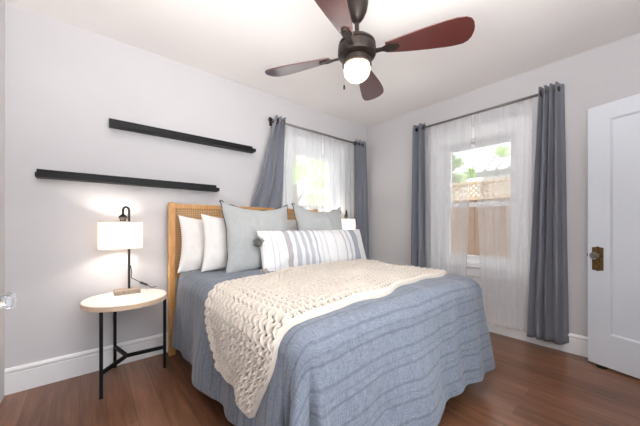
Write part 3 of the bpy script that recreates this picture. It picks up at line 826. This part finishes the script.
def grommet(t, c, axis, along, d, z):
    mb = MB(); prof = [(0.024 + 0.006 * math.cos(x), 0.005 * math.sin(x)) for x in np.linspace(0, 2 * PI, 9)[:-1]]
    R_ = Matrix.Rotation(PI / 2, 4, 'Y') if axis == 'y' else Matrix.Rotation(PI / 2, 4, 'X')
    p = (along, -d, z) if axis == 'y' else (-d, along, z)
    mb.lathe(prof, 20, (0, 0, 0), Matrix.Translation(p) @ R_, closed=True)
    o = mb.build('grommet', M['bronze'], t, True, offset=c); o['label'] = 'dark metal grommet'

def rod(axis, a0, a1, z, d, label):
    o = ((a0 + a1) / 2, -d, z) if axis == 'y' else (-d, (a0 + a1) / 2, z)
    t = thing('curtain_rod', o, label, 'curtain rod', 'curtain rods over the windows')
    P = lambda a, dd=d, zz=z: (a, -dd, zz) if axis == 'y' else (-dd, a, zz)
    mb = MB(); mb.tube([P(a0), P(a1)], 0.012, 14); mb.build('rod', M['rod'], t, True, offset=o)
    for e, s in ((a0, -1), (a1, 1)):
        s = -1 if e < (a0 + a1) / 2 else 1
        mb = MB(); prof = [(0.004, 0.0), (0.012, 0.001), (0.013, 0.008), (0.020, 0.012), (0.022, 0.022), (0.020, 0.032), (0.004, 0.036)]
        R_ = Matrix.Rotation(s * PI / 2, 4, 'Y') if axis == 'y' else Matrix.Rotation(-s * PI / 2, 4, 'X')
        mb.lathe(prof, 20, (0, 0, 0), Matrix.Translation(P(e)) @ R_); f = mb.build('finial', M['bronze'], t, 'auto', offset=o); f['label'] = 'dark end cap'
        mb = MB(); ii = e - s * 0.03
        mb.bar(P(ii, 0.002, z - 0.004), P(ii, d, z - 0.004), 0.012)
        if axis == 'y': mb.box(ii - 0.015, ii + 0.015, -0.006, 0.0, z - 0.035, z + 0.025)
        else: mb.box(-0.006, 0.0, ii - 0.015, ii + 0.015, z - 0.035, z + 0.025)
        mb.build('bracket', M['bronze'], t, bevel=0.001, offset=o)
    return t

R1Z, R2Z, RD = 2.168, 2.205, 0.085
rod('y', -1.615, -0.195, R1Z, RD, 'thin metal curtain rod above the window behind the bed')
rod('x', -2.115, -0.865, R2Z, RD, 'thin metal curtain rod above the window in the right wall')

CG = 'slate grey curtains at the windows'
def d_left1(z):
    w = sm((1.55 - z) / 0.35)
    return 0.085 * (1 - w) + 0.045 * w, 0.030 * (1 - w) + 0.018 * w
t, c = curtain('y', (-1.575, -1.435), (-1.93, -1.475), R1Z + 0.055, 0.03, 2.8, 0.03, d_left1, 'slate grey curtain panel pulled aside at the left of the window behind the bed', CG, mid=(0.44, 0.74))
for a in (-1.555, -1.515, -1.475): grommet(t, c, 'y', a, RD, R1Z)
def d_n(z): return 0.085 + 0 * z, 0.034 + 0 * z
t, c = curtain('y', (-0.345, -0.115), (-0.335, -0.055), R1Z + 0.055, 0.03, 2.8, 0.03, d_n, 'slate grey curtain panel in the far room corner behind the lit lamp', CG, phase=1.2)
for a in (-0.335, -0.27, -0.19): grommet(t, c, 'y', a, RD, R1Z)
t, c = curtain('x', (-0.955, -0.775), (-0.985, -0.735), R2Z + 0.055, 0.03, 2.5, 0.03, d_n, 'slate grey curtain panel nearest the room corner, left of the right wall window', CG, phase=2.4)
for a in (-0.945, -0.885, -0.82): grommet(t, c, 'x', a, RD, R2Z)
t, c = curtain('x', (-2.01, -2.165), (-1.925, -2.195), R2Z + 0.055, 0.075, 4.2, 0.03, d_n, 'slate grey curtain panel between the right wall window and the open white door', CG, phase=0.6, ret=0.78)
for a in (-2.025, -2.055, -2.085): grommet(t, c, 'x', a, RD, R2Z)

SG = 'sheer white voile curtains'
def d_s(z): return 0.066 + 0 * z, 0.009 + 0 * z
def d_s1(z): return 0.056 + 0 * z, 0.008 + 0 * z
def sheer(axis, top, bot, zt, zb, folds, label, ph, fn=d_s): return curtain(axis, top, bot, zt, zb, folds, 0, fn, label, SG, phase=ph, nm='sheer_curtain')
sheer('y', (-1.445, -0.90), (-1.44, -0.92), R1Z + 0.005, 0.06, 6, 'sheer white voile panel on the left half of the window behind the bed', 0.3, d_s1)
sheer('y', (-0.885, -0.34), (-0.86, -0.33), R1Z + 0.005, 0.06, 6, 'sheer white voile panel on the right half of the window behind the bed', 1.3, d_s1)
sheer('x', (-0.94, -1.46), (-0.95, -1.385), R2Z + 0.005, 0.10, 5.5, 'sheer white voile panel on the left half of the right wall window', 2.3)
sheer('x', (-1.47, -2.00), (-1.555, -1.96), R2Z + 0.005, 0.10, 5, 'sheer white voile panel on the right half of the right wall window', 0.9)

# ------------------------------------------------------------------ ceiling fan
FX, FY, FZ = -1.84, -1.475, 2.11
fan = thing('ceiling_fan', (FX, FY, CEIL), 'bronze ceiling fan with four dark red wood blades and a frosted light globe', 'ceiling fan')
fo = (0, 0, CEIL - FZ)            # local z measured from the motor centre
def fl(mb, name, mat, parent=fan, smooth='auto', bevel=0): return mb.build(name, mat, parent, smooth, bevel, offset=(0, 0, CEIL - FZ))
mb = MB(); mb.lathe([(0.004, 0.185), (0.022, 0.19), (0.042, 0.215), (0.060, 0.255), (0.068, 0.30), (0.068, CEIL - FZ)], 36); fl(mb, 'canopy', M['bronze'])
mb = MB(); mb.lathe([(0.014, 0.085), (0.014, 0.195)], 20); mb.lathe([(0.02, 0.078), (0.026, 0.08), (0.026, 0.10), (0.018, 0.108)], 20); fl(mb, 'downrod', M['bronze'])
mb = MB(); mb.lathe([(0.03, 0.082), (0.085, 0.078), (0.108, 0.058), (0.112, 0.045), (0.105, 0.040), (0.105, 0.034), (0.114, 0.030), (0.116, -0.005), (0.108, -0.022), (0.085, -0.032), (0.03, -0.034)], 48); fl(mb, 'motor_housing', M['bronze'])
mb = MB(); mb.lathe([(0.03, -0.030), (0.074, -0.032), (0.082, -0.040), (0.082, -0.056), (0.088, -0.060), (0.088, -0.074), (0.03, -0.076)], 40); fl(mb, 'light_fitter', M['bronze'])
prof = [(0.070, -0.070)] + [(0.080 * math.cos(a), -0.100 + 0.074 * math.sin(a)) for a in np.linspace(0.35, -PI / 2 + 0.02, 16)]
mb = MB(); mb.lathe(prof, 40); g = fl(mb, 'light_globe', M['globe'], fan, True); g['label'] = 'frosted ivory glass globe'
ld = bpy.data.lights.new('fan_bulb', 'POINT'); ld.energy = 1.3; ld.color = (1.0, 0.86, 0.70); ld.shadow_soft_size = 0.04
lo = bpy.data.objects.new('fan_bulb', ld); COL.objects.link(lo); lo.parent = fan; lo.location = (0, 0, FZ - CEIL - 0.11)
# pull chain on the camera side
cdir = Vector((CAMX - FX, CAMY - FY, 0)).normalized(); side = Vector((-cdir.y, cdir.x, 0))
cp = cdir * 0.03 - side * 0.0 + Vector((-0.052, 0.055, 0))
mb = MB(); n = 26
for i in range(n):
    zz = -0.072 - i * 0.0052 * 1.0
    mb.lathe([(0.0004, -0.0022), (0.0019, -0.001), (0.0019, 0.001), (0.0004, 0.0022)], 6, (cp.x, cp.y, zz))
mb.tube([(cp.x, cp.y, -0.066), (cp.x, cp.y, -0.066 - n * 0.0052)], 0.0008, 5)
ch_ = fl(mb, 'pull_chain', M['rod'], fan, True)
mb = MB(); zz = -0.066 - n * 0.0052; mb.lathe([(0.001, 0.0), (0.004, -0.002), (0.0055, -0.010), (0.0055, -0.024), (0.003, -0.028)], 12, (cp.x, cp.y, zz)); fl(mb, 'pull_fob', M['bronze'], ch_, True)

def blade(an, pitch):
    a = math.radians(an)
    Mx = Matrix.Translation((0, 0, 0.0)) @ Matrix.Rotation(a, 4, 'Z') @ Matrix.Rotation(math.radians(pitch), 4, 'X')
    # outline: narrow root, wide towards a rounded tip
    Ls = [0.17, 0.20, 0.26, 0.34, 0.42, 0.49, 0.54, 0.585, 0.610, 0.625, 0.632]
    lead = [0.034, 0.040, 0.052, 0.064, 0.074, 0.081, 0.084, 0.081, 0.068, 0.045, 0.012]
    trail = [-0.034, -0.040, -0.052, -0.066, -0.078, -0.086, -0.088, -0.082, -0.066, -0.040, -0.010]
    poly = list(zip(Ls, trail)) + list(zip(Ls[::-1], lead[::-1]))
    e = bpy.data.objects.new('blade', None); 
    mb = MB(); mb.prism(poly, -0.004, 0.004)
    o = mb.build('blade', M['blade'], fan, bevel=0.002)
    o.matrix_local = Matrix.Translation((0, 0, FZ - CEIL)) @ Mx; o['label'] = 'glossy dark red mahogany blade'
    mb = MB()
    mb.prism([(0.10, -0.016), (0.15, -0.013), (0.19, -0.030), (0.235, -0.020), (0.25, 0.0), (0.235, 0.020), (0.19, 0.030), (0.15, 0.013), (0.10, 0.016)], -0.012, -0.0045)
    for bx, by in ((0.20, 0.016), (0.20, -0.016), (0.232, 0)): mb.lathe([(0.001, -0.016), (0.005, -0.015), (0.006, -0.012)], 10, (bx, by, 0))
    mb.build('blade_bracket', M['bronze'], o, bevel=0.002)
for an in (206, 300, 29, 118): blade(an, -14)

# ------------------------------------------------------------------ outside
mb = MB(); mb.box(-30, 30, -30, 30, -0.45, -0.35); struct(mb.build('ground', M['ground']))

fence = thing('fence', (2.0, -0.6, -0.35), 'brown cedar board fence with a lattice top outside the right window', 'fence')
fof = (2.0, -0.6, -0.35)
mb = MB(); yy = -4.0
while yy < 1.6:
    mb.box(2.0, 2.02, yy, yy + 0.138, -0.35, 1.50 + 0.002 * random.random()); yy += 0.143
mb.build('boards', M['fence'], fence, offset=fof)
mb = MB(); mb.box(1.985, 2.035, -4, 1.6, 1.50, 1.545); mb.box(1.985, 2.035, -4, 1.6, 1.78, 1.82); mb.box(2.02, 2.06, -4, 1.6, 0.2, 0.29); mb.build('rails', M['lattice'], fence, offset=fof)
mb = MB()
for i in range(-47, 16):
    y0 = i * 0.085
    mb.bar((2.006, y0, 1.545), (2.006, y0 + 0.235, 1.78), 0.006, 0.032); mb.bar((2.014, y0 + 0.235, 1.545), (2.014, y0, 1.78), 0.006, 0.032)
mb.build('lattice', M['lattice'], fence, offset=fof)
for y0 in (-3.2, -0.9, 1.4):
    mb = MB(); mb.box(2.03, 2.13, y0, y0 + 0.1, -0.35, 1.82); mb.build('post', M['fence'], fence, offset=fof)

house = thing('neighbour_house', (5.6, -1.6, -0.35), 'pale neighbouring house with ribbed roof beyond the cedar fence', 'house')
ho = (5.6, -1.6, -0.35)
mb = MB(); mb.box(5.4, 9.0, -6.0, 0.35, -0.35, 2.42); mb.build('wall', M['siding'], house, offset=ho)
mb = MB()
slope = 0.62
def rf(x): return 2.50 + (x - 5.0) * slope
mb.add([(5.0, -6.2, rf(5.0)), (5.0, 0.62, rf(5.0)), (9.2, -0.9, rf(9.2)), (9.2, -6.2, rf(9.2)),
        (5.0, -6.2, rf(5.0) - .1), (5.0, 0.62, rf(5.0) - .1), (9.2, -0.9, rf(9.2) - .1), (9.2, -6.2, rf(9.2) - .1)],
       [(0, 3, 2, 1), (4, 5, 6, 7), (0, 1, 5, 4), (1, 2, 6, 5), (2, 3, 7, 6), (3, 0, 4, 7)])
mb.build('roof', M['roof'], house, offset=ho)
mb = MB(); yy = -6.0
while yy < 0.6:
    x1 = min(9.2, 5.0 + (0.62 - yy) / 1.52 * 4.2 if yy > -0.9 else 9.2)
    mb.bar((5.0, yy, rf(5.0) + 0.012), (x1, yy, rf(x1) + 0.012), 0.05, 0.05); yy += 0.28
o = mb.build('roof_seams', M['rod'], house, offset=ho); o['label'] = 'darker standing seams of the roof'
mb = MB(); mb.box(4.92, 5.0, -6.2, 0.62, 2.34, 2.48); g_ = mb.build('gutter', M['rod'], house, offset=ho)

def tree(x, y, h, r, seed, mat, label, n=2600, trunk=0.12, cz=None):
    rr = random.Random(seed)
    t = thing('tree', (x, y, -0.35), label, 'tree', 'trees outside the windows')
    mb = MB(); mb.tube([(0, 0, 0), (0.06, 0.03, h * 0.3), (-0.04, 0.02, h * 0.6), (0.02, 0, h * 0.9)], [trunk, trunk * 0.8, trunk * 0.6, trunk * 0.2], 9)
    for i in range(7):
        a = rr.uniform(0, 2 * PI); z0 = h * rr.uniform(0.35, 0.7); L = r * rr.uniform(0.5, 0.9)
        mb.tube([(0, 0, z0), (math.cos(a) * L * 0.5, math.sin(a) * L * 0.5, z0 + 0.3 * L), (math.cos(a) * L, math.sin(a) * L, z0 + 0.7 * L)], [trunk * 0.4, trunk * 0.25, trunk * 0.08], 6)
    mb.build('trunk', M['bark'], t, True)
    mb = MB(); cs = [(rr.gauss(0, r * 0.5), rr.gauss(0, r * 0.5), (cz or h * 0.62) + rr.gauss(0, h * 0.18), r * rr.uniform(0.22, 0.42)) for _ in range(26)]
    for i in range(n):
        cx_, cy_, c3, cr = rr.choice(cs); d = Vector((rr.gauss(0, 1), rr.gauss(0, 1), rr.gauss(0, 1))).normalized() * cr * rr.random() ** 0.4
        p = Vector((cx_, cy_, c3)) + d; L = rr.uniform(0.06, 0.12)
        q = Vector((rr.gauss(0, 1), rr.gauss(0, 1), rr.gauss(0, 1))).normalized(); s = q.cross(Vector((rr.gauss(0, 1), rr.gauss(0, 1), rr.gauss(0, 1)))).normalized()
        mb.add([p, p + q * L * 0.5 + s * L * 0.28, p + q * L, p + q * L * 0.5 - s * L * 0.28], [(0, 1, 2, 3)])
    mb.build('foliage', mat, t)
tree(1.35, 3.7, 4.6, 0.85, 1, M['leaf'], 'yellow green leafy tree outside the left half of the window behind the bed', 2600)
tree(3.75, 4.6, 4.4, 0.85, 2, M['leaf'], 'leafy tree seen through the right half of the window behind the bed', 2600)
tree(2.3, 6.9, 5.0, 1.1, 6, M['leaf_dark'], 'darker leafy tree farther off between the two outside the window behind the bed', 2600)
tree(3.5, 0.35, 4.2, 0.5, 3, M['leaf'], 'leafy tree left of the neighbouring house beyond the fence', 3000, cz=3.15)
mb = MB(); mb.box(5.0, 6.4, 6.4, 7.6, -0.35, 2.3); o = None
shed = thing('shed', (5.7, 7.0, -0.35), 'low pinkish shed outside the left window', 'shed')
mb.build('wall', M['stucco'], shed, offset=(5.7, 7.0, -0.35))
mb = MB(); mb.box(4.9, 6.5, 6.3, 7.7, 2.3, 2.38); mb.build('roof', M['roof'], shed, offset=(5.7, 7.0, -0.35))
